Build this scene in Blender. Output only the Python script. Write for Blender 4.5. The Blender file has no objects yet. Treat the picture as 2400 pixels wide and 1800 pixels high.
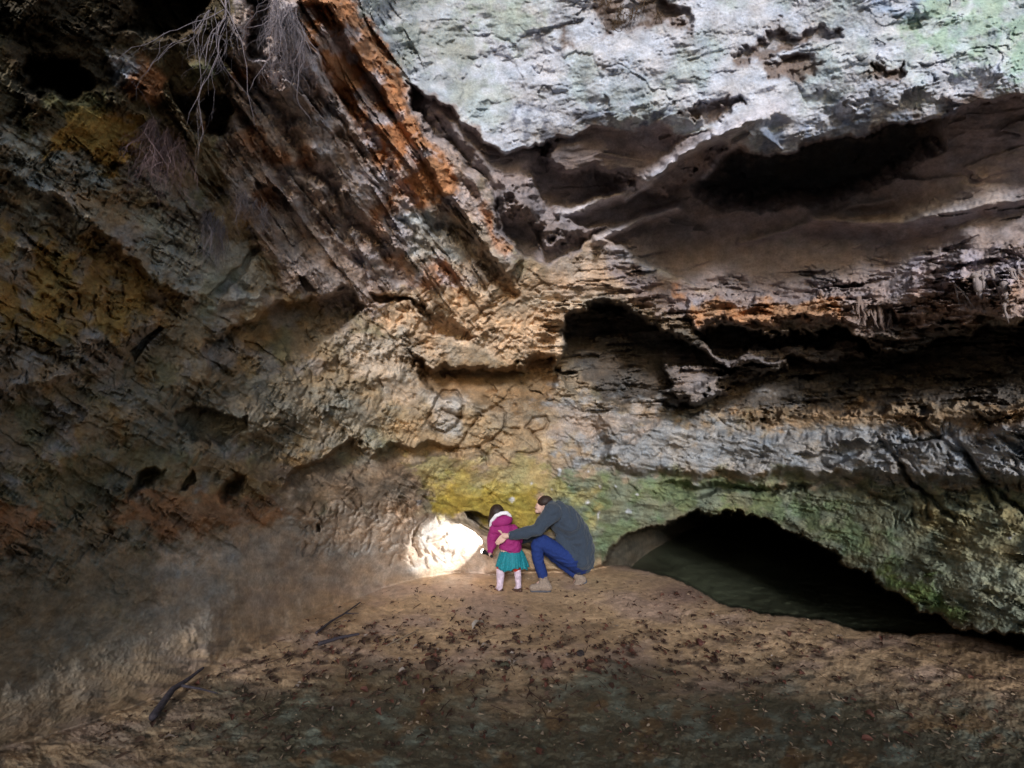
import bpy, bmesh, math, random
import numpy as np
from mathutils import Vector, Matrix

# ------------------------------------------------------------------ camera, sky, sun
SC = bpy.context.scene
W, H, F = 2212.0, 1659.0, 833.0          # photo raster used for surveying the cave
PITCH = math.radians(11.0)
CAM = np.array([0.0, 0.0, 1.5])
cd = bpy.data.cameras.new('camera'); cam = bpy.data.objects.new('camera', cd)
SC.collection.objects.link(cam); SC.camera = cam
cd.sensor_width = 36; cd.lens = 36 * F / W; cd.clip_start = 0.05; cd.clip_end = 2000
cam.location = CAM; cam.rotation_euler = (math.pi/2 + PITCH, 0, 0)

SUN_EL, SUN_AZ = math.radians(17), math.radians(-4)      # daylight comes in from behind, a little right
w = bpy.data.worlds.new('World'); SC.world = w; w.use_nodes = True
nt = w.node_tree; bg = nt.nodes['Background']
sk = nt.nodes.new('ShaderNodeTexSky'); sk.sky_type = 'NISHITA'; sk.sun_disc = False
sk.sun_elevation = SUN_EL; sk.sun_rotation = math.pi - SUN_AZ
nt.links.new(sk.outputs[0], bg.inputs[0]); bg.inputs[1].default_value = 0.09
sl = bpy.data.lights.new('sun', 'SUN'); sl.energy = 1.5; sl.angle = math.radians(11); sl.color = (0.95, 0.97, 1.0)
so = bpy.data.objects.new('sun', sl); SC.collection.objects.link(so)
_to_sun = Vector((math.sin(SUN_AZ)*math.cos(SUN_EL), -math.cos(SUN_AZ)*math.cos(SUN_EL), math.sin(SUN_EL)))
so.rotation_euler = _to_sun.to_track_quat('Z', 'Y').to_euler(); so.location = (2, -8, 9)
SC.view_settings.view_transform = 'Standard'; SC.view_settings.look = 'None'
SC.view_settings.exposure = 0.9; SC.view_settings.gamma = 1.0

# ------------------------------------------------------------------ numpy noise
def _hash(ix, iy, seed):
    h = (ix.astype(np.int64)*374761393 + iy.astype(np.int64)*668265263 + seed*974634777) & 0xffffffff
    h = ((h ^ (h >> 13))*1274126177) & 0xffffffff
    h = h ^ (h >> 16)
    return (h & 0xffffff).astype(np.float32)/np.float32(0xffffff)
def rot(u, v, ang, sx, sy):
    a = math.radians(ang); c, s = math.cos(a), math.sin(a)
    return (u*c + v*s)/sx, (-u*s + v*c)/sy
def perlin(x, y, seed=0):
    xi = np.floor(x); yi = np.floor(y); xf = (x-xi).astype(np.float32); yf = (y-yi).astype(np.float32)
    def g(dx, dy):
        a = _hash(xi+dx, yi+dy, seed)*np.float32(6.2831853)
        return np.cos(a)*(xf-dx) + np.sin(a)*(yf-dy)
    u = xf*xf*xf*(xf*(xf*6-15)+10); v = yf*yf*yf*(yf*(yf*6-15)+10)
    a = g(0, 0)*(1-u) + g(1, 0)*u; b = g(0, 1)*(1-u) + g(1, 1)*u
    return (a*(1-v) + b*v)*1.5
def fbm(x, y, n=4, seed=0, gain=0.5, ridged=False):
    t = 0; a = 1; s = 0
    for i in range(n):
        p = perlin(x*(2.03**i) + 7.3*i, y*(2.03**i) - 3.1*i, seed+i*17)
        if ridged: p = 0.6 - np.abs(p)*1.7
        t = t + a*p; s += a; a *= gain
    return t/s
def worley(x, y, seed=0, jit=0.9):
    xi = np.floor(x); yi = np.floor(y)
    f1 = np.full(x.shape, 9., np.float32); f2 = f1.copy(); r = np.zeros_like(f1)
    ddx = np.zeros_like(f1); ddy = np.zeros_like(f1); r2 = np.zeros_like(f1)
    for i in (-1, 0, 1):
        for j in (-1, 0, 1):
            cx, cy = xi+i, yi+j
            h1 = _hash(cx, cy, seed); h2 = _hash(cx, cy, seed+91)
            dx = (x-(cx+.5+(h1-.5)*jit)).astype(np.float32); dy = (y-(cy+.5+(h2-.5)*jit)).astype(np.float32)
            d = np.sqrt(dx*dx+dy*dy); m = d < f1
            f2 = np.where(m, f1, np.minimum(f2, d)); f1 = np.where(m, d, f1)
            r = np.where(m, _hash(cx, cy, seed+5), r); r2 = np.where(m, _hash(cx, cy, seed+6), r2)
            ddx = np.where(m, dx, ddx); ddy = np.where(m, dy, ddy)
    return f1, f2, r, r2, ddx, ddy
def chips(u, v, ang, sx, sy, seed, warp=0.25):
    """flaked rock: every cell a slightly tilted and offset plate, edges broken by a warp. ~[-1,1]"""
    x, y = rot(u, v, ang, sx, sy)
    x = x + perlin(x*1.7, y*1.7, seed+40)*warp*1.6 + perlin(x*5, y*5, seed+42)*warp*.5
    y = y + perlin(x*1.7+9, y*1.7, seed+41)*warp*1.6 + perlin(x*5+3, y*5, seed+43)*warp*.5
    f1, f2, r, r2, dx, dy = worley(x, y, seed)
    a = r2*6.283
    return (r-.5)*1.1 + (np.cos(a)*dx + np.sin(a)*dy)*1.1
def sstep(a, b, x):
    t = np.clip((x-a)/(b-a), 0, 1); return t*t*(3-2*t)

# ------------------------------------------------------------------ survey grid
def axis(lo, hi, step, far_lo, far_hi, n=44):
    core = np.arange(lo, hi+.1, step)
    k = np.linspace(0, 1, n+1)[1:]**2.2
    return np.concatenate([(lo + (far_lo-lo)*k)[::-1], core, hi + (far_hi-hi)*k])
STEP = 2.0
xs = axis(-50, W+50, STEP, -3400, W+3400); ys = axis(-50, H+50, STEP, -3400, 5200)
U, V = np.meshgrid(xs, ys); U = U.astype(np.float32); V = V.astype(np.float32)
NX, NY = len(xs), len(ys)
def raydir(u, v):
    x = (u-W/2)/F; y = (H/2-v)/F
    d = np.stack([x, np.cos(PITCH)-y*np.sin(PITCH), y*np.cos(PITCH)+np.sin(PITCH)], -1)
    return d/np.linalg.norm(d, axis=-1, keepdims=True)
D = raydir(U.astype(np.float64), V.astype(np.float64))
def at(u, v, R): return Vector(CAM + raydir(np.array(float(u)), np.array(float(v)))*R)

WU = perlin(U/70, V/70, 1)*16 + perlin(U/22, V/22, 2)*7 + perlin(U/8, V/8, 3)*3
WV = perlin(U/70, V/70, 4)*16 + perlin(U/22, V/22, 5)*7 + perlin(U/8, V/8, 6)*3
def _crop(pts, m):
    a = np.array(pts, float)
    i0 = max(0, np.searchsorted(xs, a[:, 0].min()-m)-1); i1 = np.searchsorted(xs, a[:, 0].max()+m)+1
    j0 = max(0, np.searchsorted(ys, a[:, 1].min()-m)-1); j1 = np.searchsorted(ys, a[:, 1].max()+m)+1
    return slice(j0, j1), slice(i0, i1)
def _segd(pts, u, v, closed):
    d = np.full(u.shape, 1e9, np.float32); n = len(pts)
    for k in range(n if closed else n-1):
        x0, y0 = pts[k]; x1, y1 = pts[(k+1) % n]; ex, ey = x1-x0, y1-y0
        t = np.clip(((u-x0)*ex+(v-y0)*ey)/(ex*ex+ey*ey+1e-9), 0, 1)
        d = np.minimum(d, (u-x0-t*ex)**2+(v-y0-t*ey)**2)
    return np.sqrt(d)
def sdist(poly, m=60, warp=1.0):
    """signed distance (positive inside), edge roughened like broken rock"""
    out = np.full(U.shape, -float(m), np.float32); s = _crop(poly, m+30)
    u = U[s]+WU[s]*warp; v = V[s]+WV[s]*warp
    d = _segd(poly, u, v, True); ins = np.zeros(u.shape, bool); n = len(poly)
    for k in range(n):
        x0, y0 = poly[k]; x1, y1 = poly[(k+1) % n]
        if y0 == y1: continue
        c = ((y0 > v) != (y1 > v)) & (u < (x1-x0)*(v-y0)/(y1-y0)+x0); ins ^= c
    out[s] = np.where(ins, d, -d); return out
def mask(poly, soft=20, warp=1.0, off=0):
    return sstep(-soft, soft, sdist(poly, soft+40, warp)+off)

# ------------------------------------------------------------------ floor heights (metres)
def bank_h(x, y):
    h = 0.05*np.sin(x*1.1+.4)*np.cos(y*.9) + .03*np.sin(x*2.7+y*2.1)
    h = h + np.clip(-x-1.2, 0, 4)**1.5*.12
    h = h + .10*np.exp(-((y-1.9)/.7)**2)*(.6+.4*np.sin(x*1.3))
    return h
def floor_R(hf, z0=0.0):
    dz = np.minimum(D[..., 2], -0.04); R = (z0-CAM[2])/dz
    for _ in range(6):
        R = (hf(D[..., 0]*R, D[..., 1]*R)+z0-CAM[2])/dz
        R = np.clip(R, 0, 30)
    return R.astype(np.float32)
R_bank = floor_R(bank_h)
R_water = floor_R(lambda x, y: np.clip(x-1.6, 0, 2.6)*.085, -0.26)

BANK = [(-3400, 1750), (-60, 1640), (120, 1590), (260, 1540), (420, 1470), (560, 1400), (700, 1318), (830, 1268), (930, 1246), (1010, 1238), (1100, 1236),
        (1240, 1234), (1300, 1222), (1400, 1232), (1480, 1258), (1550, 1302), (1640, 1322), (1760, 1338), (1850, 1358),
        (1960, 1372), (2060, 1362), (2130, 1376), (2212, 1410), (3400, 1800), (5600, 2600), (5600, 5200), (-3400, 5200)]
CHAN = [(1285, 1225), (1312, 1190), (1335, 1158), (1400, 1132), (1480, 1112), (1600, 1106), (1700, 1140), (1800, 1192), (1880, 1244),
        (1945, 1290), (2000, 1322), (2080, 1338), (2212, 1372), (3400, 1700), (3400, 1850), (2212, 1460), (1400, 1330)]
s_bank = sdist(BANK, 280, .35); s_chan = sdist(CHAN, 60, 1.1)

# ------------------------------------------------------------------ broad shape of the rock, by thin plate spline
RB = lambda u, v: float(R_bank[np.argmin(abs(ys-v)), np.argmin(abs(xs-u))])
ctrl = [  # u, v, distance
 (0, 0, 3.1), (300, 0, 3.3), (560, 0, 3.5), (0, 300, 2.9), (300, 300, 3.3), (560, 250, 3.55), (700, 60, 3.55), (880, 300, 3.75), (1000, 480, 3.95), (1130, 610, 4.1),
 (0, 600, 2.75), (300, 600, 3.3), (600, 560, 3.9), (850, 620, 4.1), (0, 900, 2.7), (300, 900, 3.2), (600, 900, 3.9), (850, 850, 4.35),
 (0, 1200, 2.6), (300, 1150, 3.2), (600, 1100, 4.1), (850, 1100, 4.7), (1000, 1000, 4.75), (1020, 850, 4.5), (1100, 700, 4.3), (1180, 620, 4.3),
 (850, 0, 4.9), (1200, 0, 4.7), (1700, 0, 4.75), (2212, 0, 4.9), (900, 170, 4.5), (1100, 300, 4.15), (1350, 260, 4.15), (1600, 300, 4.15), (1900, 270, 4.2), (2212, 200, 4.25), (1200, 150, 4.4), (1700, 150, 4.45),
 (1300, 620, 4.5), (1500, 690, 4.75), (1800, 700, 4.8), (2212, 650, 4.3), (1300, 520, 4.6), (1600, 560, 5.1), (2212, 480, 4.7), (1900, 520, 5.0),
 (1250, 900, 4.9), (1500, 950, 5.1), (1800, 950, 4.9), (2212, 900, 4.2), (1100, 1100, 5.1), (1000, 1180, 5.55), (1110, 1180, 5.5), (900, 1180, 5.3), (1300, 1080, 5.1), (1500, 1060, 5.3), (1800, 1100, 4.9), (2212, 1100, 4.2), (2100, 1300, 4.2), (2212, 1340, 4.05),
 (-1000, 0, 3.0), (-1000, 800, 2.5), (-1000, 1400, 2.3), (-3400, 800, 2.6), (-3400, -1500, 3.5), (3200, 900, 5.6), (3200, 200, 5.4), (5600, 800, 7), (5600, -1500, 7),
 (1100, -900, 5.6), (200, -900, 4.0), (2300, -900, 5.6), (1100, -3300, 7.0), (-1500, -3300, 5.0), (4000, -3300, 7.0), (3200, 1300, 5.4)]
for (u, v) in [(0, 1615), (260, 1535), (420, 1470), (560, 1400), (700, 1318), (830, 1268), (930, 1246), (1010, 1238), (1100, 1236), (1240, 1234), (-1200, 1690), (-3400, 1760)]:
    ctrl.append((u, v, RB(u, v)+.02))
C = np.array(ctrl, float); sc = 1000.
def _tps(d2): return np.where(d2 > 0, d2*np.log(d2+1e-12)*.5, 0)
P = C[:, :2]/sc; n = len(P); K = _tps(((P[:, None]-P[None])**2).sum(-1)) + np.eye(n)*0.0015
A = np.zeros((n+3, n+3)); A[:n, :n] = K; A[:n, n] = 1; A[:n, n+1:] = P; A[n, :n] = 1; A[n+1:, :n] = P.T
sol = np.linalg.solve(A, np.concatenate([C[:, 2], [0, 0, 0]]))
gu = xs[::8]; gv = ys[::8]; GU, GV = np.meshgrid(np.append(gu, xs[-1]), np.append(gv, ys[-1])); gu = GU[0]; gv = GV[:, 0]
G = sol[n] + sol[n+1]*GU/sc + sol[n+2]*GV/sc
for k in range(n): G += sol[k]*_tps((GU/sc-P[k, 0])**2+(GV/sc-P[k, 1])**2)
G = np.clip(G, 2.0, 8)
tmp = np.stack([np.interp(xs, gu, row) for row in G]); R = np.stack([np.interp(ys, gv, tmp[:, i]) for i in range(NX)], 1).astype(np.float32)

# ------------------------------------------------------------------ ledges, recesses, grooves
def recess(poly, h, w=8, warp=1.0, a=None, b=None, lo=0.0, only=None):
    """push the area back by h metres; with a,b the push fades from a to b (down to lo)"""
    global R
    s = sdist(poly, 20, warp); f = sstep(0, w, s)
    if a is not None:
        ex, ey = b[0]-a[0], b[1]-a[1]; t = ((U-a[0])*ex+(V-a[1])*ey)/(ex*ex+ey*ey)
        f = f*(lo+(1-lo)*(1-sstep(0, 1, t)))
    if only is not None: f = f*only
    R = R + h*f
def groove(pts, wd, dp, warp=.5):
    global R
    s = _crop(pts, wd*4+20); d = _segd(pts, U[s]+WU[s]*warp, V[s]+WV[s]*warp, False)
    R[s] += dp*np.exp(-(d/wd)**2)

for p_, h_ in [([(1010, 130), (1080, 120), (1130, 160), (1120, 220), (1050, 250), (990, 200)], .04), ([(1300, 205), (1430, 190), (1450, 255), (1330, 262)], -.05), ([(1060, 60), (1170, 90), (1190, 140), (1100, 130)], .04), ([(1200, 110), (1300, 120), (1290, 180), (1210, 190)], .04), ([(1470, 235), (1580, 205), (1620, 215), (1540, 260), (1470, 265)], .16), ([(1570, 110), (1700, 55), (1830, 60), (1820, 90), (1700, 110), (1600, 140)], .10), ([(1290, -60), (1420, -60), (1500, 70), (1420, 60), (1360, 50), (1290, 90)], .12), ([(1880, 140), (1960, 120), (1940, 160), (1860, 180)], .10), ([(1620, 130), (1780, 130), (1730, 180), (1660, 170)], .08), ([(900, 60), (1000, 90), (980, 190), (920, 180)], .03), ([(1700, 170), (1900, 150), (2060, 130), (2000, 200), (1800, 230)], -.05)]:
    recess(p_, h_*.7, 9, 1.9)
# great pocket behind the brow of the pale ceiling
BROW = [(740, -60), (800, 60), (860, 130), (885, 178), (930, 212), (985, 240), (1012, 272), (1050, 300), (1100, 318), (1150, 302), (1210, 288), (1300, 276),
        (1400, 272), (1470, 292), (1530, 278), (1575, 318), (1620, 328), (1700, 325), (1850, 290), (2000, 250), (2100, 222), (2212, 200), (2700, 60), (3400, -200), (3400, -900), (740, -900)]
POCK = [(872, 160), (930, 212), (985, 240), (1012, 272), (1050, 300), (1100, 318), (1150, 302), (1210, 288), (1300, 276),
        (1400, 272), (1470, 292), (1530, 278), (1575, 318), (1620, 328), (1700, 325), (1850, 290), (2000, 250), (2100, 222), (2212, 200), (2700, 60),
        (3000, 250), (2700, 480), (2212, 520), (1950, 600), (1750, 650), (1600, 640), (1480, 612), (1400, 575), (1290, 520), (1180, 578), (1125, 560), (1082, 490), (1070, 430), (1000, 350), (930, 290), (890, 240)]
recess(POCK, .55, 9, .8, a=(1500, 300), b=(1500, 640), lo=.25)
in_pock = sstep(0, 9, sdist(POCK, 20, .8))
recess([(1490, 400), (1550, 230), (1700, 200), (1850, 160), (2060, 100), (2050, 320), (1900, 420), (1750, 460), (1600, 460), (1500, 440)], .75, 60, .8, only=in_pock)
recess([(872, 120), (1000, 220), (1120, 280), (1180, 300), (1160, 400), (1180, 560), (1080, 480), (1000, 350), (900, 250)], -.32, 40, .8, only=in_pock)
recess([(1460, 290), (1640, 235), (1700, 320), (1600, 335), (1520, 372), (1440, 365)], -.22, 30, .8)
# a grey step left inside the pocket
recess([(1180, 250), (1300, 240), (1410, 236), (1500, 250), (1580, 270), (1620, 330), (1500, 400), (1400, 430), (1380, 410), (1260, 395), (1180, 382), (1150, 340)], -.46, 40, 1.6, only=in_pock)
recess([(1075, 385), (1150, 392), (1180, 440), (1260, 480), (1380, 500), (1300, 520), (1200, 545), (1130, 480), (1080, 430)], -.42, 34, 1.6)
groove([(1640, 250), (1540, 300), (1450, 350), (1390, 392), (1320, 430), (1210, 462)], 13, -.32, .5)
groove([(1680, 235), (1600, 270), (1540, 305)], 24, -.2, .5)
groove([(1620, 290), (1560, 335), (1520, 385)], 7, -.18, .3)
groove([(1460, 448), (1390, 470), (1330, 500), (1290, 522)], 10, -.25, .25)
groove([(1450, 350), (1400, 400), (1350, 430)], 6, -.2, .2)
groove([(2260, 415), (2100, 450), (1950, 482), (1850, 480), (1760, 470)], 12, -.22, .3)
groove([(1930, 430), (1850, 445), (1700, 500), (1600, 520)], 9, -.08, .3)
# orange buttress steps, running down to the right
recess([(735, 0), (790, 75), (850, 150), (890, 250), (1000, 355), (1075, 440), (1130, 560), (1100, 600), (1000, 480), (880, 300), (780, 150), (690, 0)], -.14, 8, .6)
recess([(640, 0), (700, 0), (840, 210), (960, 400), (1080, 590), (1040, 640), (900, 460), (760, 250), (640, 60)], .16, 8, .8)
for (x0, y0, x1, y1, dp) in [(560, 60, 900, 470, .1), (620, 60, 1000, 560, .1), (500, 120, 870, 600, .14), (720, 300, 1000, 640, .12), (560, 330, 800, 600, .1), (800, 120, 1090, 520, .05), (960, 480, 1110, 640, .16), (760, 60, 880, 210, .05), (440, 40, 560, 240, .1), (660, 350, 830, 560, .12)]:
    groove([(x0, y0), ((x0*.66+x1*.34)+6, y0*.66+y1*.34), ((x0*.34+x1*.66)-8, y0*.34+y1*.66), (x1, y1)], 11, dp, 1.1)
# knobbly ledge under the pocket and the black hollows below it
recess([(1210, 680), (1260, 650), (1330, 655), (1400, 690), (1480, 715), (1520, 760), (1600, 800), (1540, 830), (1450, 850), (1350, 880), (1250, 860), (1200, 800), (1225, 740)], 1.1, 10, 1.0, a=(1400, 690), b=(1400, 920), lo=.3)
recess([(1500, 700), (1700, 712), (1830, 700), (1900, 760), (2212, 690), (2500, 650), (2600, 900), (2212, 880), (2000, 880), (1800, 900), (1600, 905), (1400, 890), (1560, 840), (1700, 790), (1540, 770)], 1.15, 10, 1.3, a=(1800, 720), b=(1800, 960), lo=.2)
recess([(1420, 800), (1560, 790), (1620, 740), (1830, 730), (1880, 770), (1560, 800), (1560, 850), (1440, 860)], -.55, 8, 1.6)
recess([(1480, 640), (1830, 640), (2212, 560), (2212, 690), (2000, 700), (1830, 694), (1500, 700)], -.18, 7, 1.6)
# hollows in the middle wall
recess([(880, 745), (930, 790), (1060, 790), (1200, 760), (1225, 800), (1200, 850), (1100, 890), (1000, 880), (930, 850)], .55, 14, 1.1, a=(1050, 780), b=(1050, 920))
recess([(440, 740), (520, 690), (620, 650), (760, 620), (800, 660), (700, 740), (640, 820), (520, 830), (450, 800)], .42, 14, 1.1, a=(600, 660), b=(620, 860))
recess([(380, 890), (420, 870), (540, 900), (540, 935), (450, 970), (400, 960)], .34, 8, 1.0)
recess([(620, 1010), (760, 960), (1000, 955), (1000, 985), (850, 1030), (700, 1070), (600, 1060)], .40, 16, 1.3, a=(800, 960), b=(800, 1080))
recess([(800, 620), (1000, 700), (1040, 730), (960, 730), (880, 670), (800, 650)], .28, 9, 1.0)
recess([(60, 110), (180, 120), (200, 180), (160, 225), (70, 215), (30, 160)], .5, 25, 1.5)
recess([(300, -60), (460, -60), (440, 60), (380, 110), (250, 60)], .4, 25, 1.5)
recess([(520, -60), (590, -60), (585, 130), (540, 130)], .5, 14, 1.2)
recess([(425, 210), (500, 200), (495, 290), (450, 300)], .45, 16, 1.2)
for p, wd, dp in [([(-200, 340), (20, 375), (160, 440), (260, 530), (340, 605), (470, 650), (560, 650)], 16, -.13), ([(-200, 400), (100, 480), (240, 590), (340, 680)], 40, .10), ([(-100, 845), (60, 830), (150, 795), (215, 745), (330, 700)], 14, -.13), ([(-100, 900), (100, 880), (240, 800), (380, 740)], 34, .08), ([(350, 1000), (560, 920), (760, 880), (900, 900)], 28, -.10), ([(60, 1010), (260, 900), (420, 800), (560, 700)], 40, -.10), ([(180, 1050), (400, 960), (600, 960)], 30, .12), ([(520, 900), (700, 850), (860, 800)], 26, -.10), ([(430, 1130), (560, 1110), (700, 1110)], 30, -.08), ([(640, 1200), (620, 1290), (560, 1370)], 34, .06), ([(520, 1180), (500, 1280), (440, 1380)], 30, -.06)]:
    groove(p, wd, dp, 1.2)
# two deep slots and small holes on the left
recess([(272, 1068), (285, 1025), (330, 1008), (370, 1018), (330, 1055), (280, 1085)], .5, 22, .7)
recess([(470, 1090), (478, 1040), (505, 1022), (535, 1020), (515, 1060), (485, 1090)], .5, 20, .7)
recess([(380, 1060), (420, 1010), (430, 1040), (400, 1065)], .25, 8, .5)
recess([(680, 1130), (692, 1128), (695, 1150), (684, 1150)], .25, 4, .2)
recess([(280, 760), (345, 700), (355, 710), (290, 785)], .2, 5, .3)
recess([(440, 640), (560, 520), (575, 530), (470, 660)], .12, 6, .5)
# lower right: bulge over the tunnel
recess([(1380, 1045), (1500, 1035), (1620, 1048), (1760, 1045), (1740, 1065), (1500, 1075)], .3, 14, .8)
recess([(1700, 990), (1800, 960), (1900, 950), (2060, 935), (2040, 950), (1900, 975), (1800, 1010)], .2, 8, .8)
recess([(1290, 880), (1400, 900), (1700, 930), (2000, 940), (2212, 900), (2400, 900), (2400, 1080), (2212, 1050), (1900, 1040), (1600, 1040), (1400, 1030), (1300, 1000)], -.28, 26, .8)
for p in [[(1900, 950), (1960, 1030), (2060, 1120)], [(2060, 940), (2130, 1040), (2212, 1110)], [(1990, 905), (2100, 1000), (2160, 1100)], [(2110, 895), (2212, 990)], [(1940, 1005), (1990, 1060), (2010, 1120)], [(1780, 990), (1860, 1060), (1930, 1080)]]:
    groove(p, 6, .10, .6)
# the carved loops
CARVED = []
for p in [[(922, 905), (938, 868), (958, 843), (985, 845), (998, 865), (1004, 885), (1000, 900), (985, 918), (962, 930), (935, 930), (922, 905)], [(955, 885), (985, 900), (1003, 905)],
          [(990, 965), (1020, 925), (1045, 890), (1075, 876), (1092, 890), (1085, 920), (1060, 955), (1035, 968), (1000, 968), (990, 965)], [(1085, 922), (1120, 928)], [(1036, 968), (1052, 985), (1055, 1000)],
          [(1135, 925), (1152, 905), (1175, 898), (1184, 910), (1178, 925), (1150, 935), (1135, 925)], [(1150, 937), (1165, 955), (1168, 972), (1150, 982), (1115, 978)]]:
    groove(p, 3.0, .085, .35); CARVED.append(p)
rnd = random.Random(4)
for k in range(60):
    x = rnd.uniform(850, 1010); y = rnd.uniform(1095, 1215); L = rnd.uniform(8, 34); a = rnd.gauss(1.25, .5)
    groove([(x, y), (x+L*math.cos(a), y+L*math.sin(a))], rnd.uniform(1.8, 3.2), rnd.uniform(.02, .05), .5)
groove([(905, 1200), (893, 1175), (895, 1150), (908, 1130), (925, 1120)], 6, .10, .3)
for p in [[(940, 1178), (952, 1188), (975, 1196)], [(925, 1165), (945, 1160), (962, 1150)], [(915, 1190), (930, 1200), (940, 1215)]]: groove(p, 5, .07, .4)
for k in range(1100):                       # tool scratches and scribbles in the soft rock
    reg = rnd.choice([(850, 600, 1250, 760, 40), (1250, 900, 1700, 1020, 20), (0, 560, 340, 820, -60), (350, 830, 900, 1030, 50), (640, 640, 900, 850, -55), (1880, 900, 2212, 1120, -50), (60, 330, 420, 620, -48), (1180, 900, 1500, 1100, -40), (640, 1100, 900, 1200, 80)])
    x = rnd.uniform(reg[0], reg[2]); y = rnd.uniform(reg[1], reg[3]); a = math.radians(-reg[4]+rnd.gauss(0, 30)); L = rnd.uniform(6, 34); b = rnd.gauss(0, .5)
    groove([(x, y), (x+L*.5*math.cos(a), y+L*.5*math.sin(a)), (x+L*.5*math.cos(a)+L*.5*math.cos(a+b), y+L*.5*math.sin(a)+L*.5*math.sin(a+b))], rnd.uniform(1.6, 3.0), rnd.uniform(.015, .05), .4)
# crevice and leaning slab beside the children
recess([(1005, 1108), (1030, 1106), (1090, 1128), (1150, 1150), (1240, 1180), (1240, 1215), (1120, 1185), (1060, 1150), (1010, 1122)], .9, 4, .3)
recess([(955, 1112), (1000, 1118), (1060, 1145), (1130, 1170), (1180, 1192), (1225, 1225), (1240, 1250), (1230, 1250), (1090, 1250), (1020, 1246), (1005, 1236), (1042, 1238), (1046, 1210), (1015, 1160), (975, 1135)], -.30, 20, .2)

# ------------------------------------------------------------------ strata and broken surface
m_diag = mask([(380, -200), (760, -200), (900, 180), (1100, 560), (1000, 700), (700, 640), (500, 560), (350, 300)], 60)
m_ceil = mask(BROW, 25)
m_pock = mask(POCK, 20)
m_left = mask([(-3400, -900), (420, -900), (560, 560), (900, 900), (1000, 1100), (700, 1180), (300, 1250), (-3400, 1400)], 120)*(1-m_diag)
m_low = mask([(-3400, 1300), (300, 1230), (700, 1130), (1100, 1180), (1200, 1300), (1200, 1800), (-3400, 2600)], 60)
m_ledge = mask([(1180, 640), (1300, 540), (1500, 620), (2212, 540), (3400, 500), (3400, 900), (1700, 900), (1300, 900), (1180, 800)], 40)
m_right = mask([(1180, 880), (3400, 880), (3400, 2000), (1180, 1500)], 60)
m_mid = np.clip(1-m_diag-m_ceil-m_pock-m_left-m_low-m_ledge-m_right, 0, 1)

N = (m_diag*(chips(U, V, 55, 300, 42, 11, .12)*.13 + chips(U, V, 57, 110, 20, 12, .3)*.05 + chips(U, V, 50, 30, 16, 13)*.022 + fbm(U/18, V/18, 3, 14)*.012) +
     m_ceil*(chips(U, V, -14, 210, 130, 21, .6)*.014 + chips(U, V, -20, 70, 46, 22, .7)*.007 + fbm(*rot(U, V, -16, 90, 14), 4, 23)*.017 + fbm(U/110, V/70, 3, 24)*.07 + fbm(U/20, V/14, 3, 25)*.010) +
     m_pock*(chips(U, V, -10, 240, 60, 31)*.03 + fbm(U/90, V/30, 3, 33)*.02) +
     m_left*(chips(U, V, 30, 150, 70, 41, .5)*.04 + chips(U, V, -52, 46, 14, 42, .35)*.022 + fbm(*rot(U, V, 32, 160, 40), 4, 43)*.10 + fbm(U/24, V/14, 3, 44)*.02) +
     m_low*(fbm(U/110, V/110, 4, 51)*.07 + chips(U, V, 20, 60, 50, 52, .6)*.008) +
     m_ledge*(chips(U, V, -4, 160, 26, 61)*.14 + chips(U, V, 5, 50, 18, 62)*.065 + chips(U, V, 0, 18, 9, 63)*.04) +
     m_right*(chips(U, V, 8, 120, 34, 71, .5)*.032 + chips(U, V, 15, 40, 18, 72)*.016 + fbm(U/26, V/12, 3, 73)*.022 + fbm(*rot(U, V, 8, 190, 60), 3, 74)*.09) +
     m_mid*(chips(U, V, 25, 100, 40, 81)*.055 + chips(U, V, -40, 42, 20, 82)*.028 + chips(U, V, 10, 16, 11, 83)*.018))
brk = .35+1.25*sstep(-.25, .35, fbm(U/110, V/80, 3, 89))
N = N*brk + fbm(U/200, V/160, 3, 90)*.10 + fbm(U/9, V/7, 2, 91)*.008*(1-m_pock*.7)
smooth_spot = mask([(820, 1110), (1150, 1080), (1180, 1280), (820, 1280)], 30)
N = N*(1-.55*smooth_spot)

# ------------------------------------------------------------------ bank, tunnel, water
rough_fl = (fbm(U/40, V/22, 3, 101)*.006 + fbm(U/130, V/60, 3, 102)*.014 + fbm(U/9, V/6, 2, 103)*.0022)*np.clip(R_bank, 1.2, 5)
near = sstep(1470, 1640, V+perlin(U/160, V/160, 104)*60)*sstep(300, 600, U)
rough_fl = rough_fl + near*(fbm(U/75, V/50, 4, 105)*.05 + fbm(U/22, V/16, 3, 106)*.014)
R_b = R_bank + rough_fl
left_blend = sstep(-240, 0, s_bank)*(1-sstep(650, 880, U))*.8
R_wall = R*(1-left_blend) + np.minimum(R, R_bank+.03)*left_blend + N*(1-.6*m_low)*(.35+.65*sstep(-5, 60, -s_bank))
R_tun = np.clip(5.9+(U-1300)*.022, 5.9, 12)+fbm(U/60, V/40, 3, 111)*.25
R_tun = np.where(U > 2200, 9, R_tun)
R_w = R_water.copy()
inch = sstep(0, 9, s_chan)
R_hole = np.minimum(R_tun, R_w+.05*fbm(U/40, V/10, 4, 113))
Rf = R_wall*(1-inch) + np.maximum(R_hole, R_wall)*inch
k = sstep(-4, 4, s_bank)
Rf = Rf*(1-k) + R_b*k
is_bank = k > .5
is_water = (s_chan > 6) & (~is_bank) & (R_w <= R_tun) & (D[..., 2] < -.05)

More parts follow.
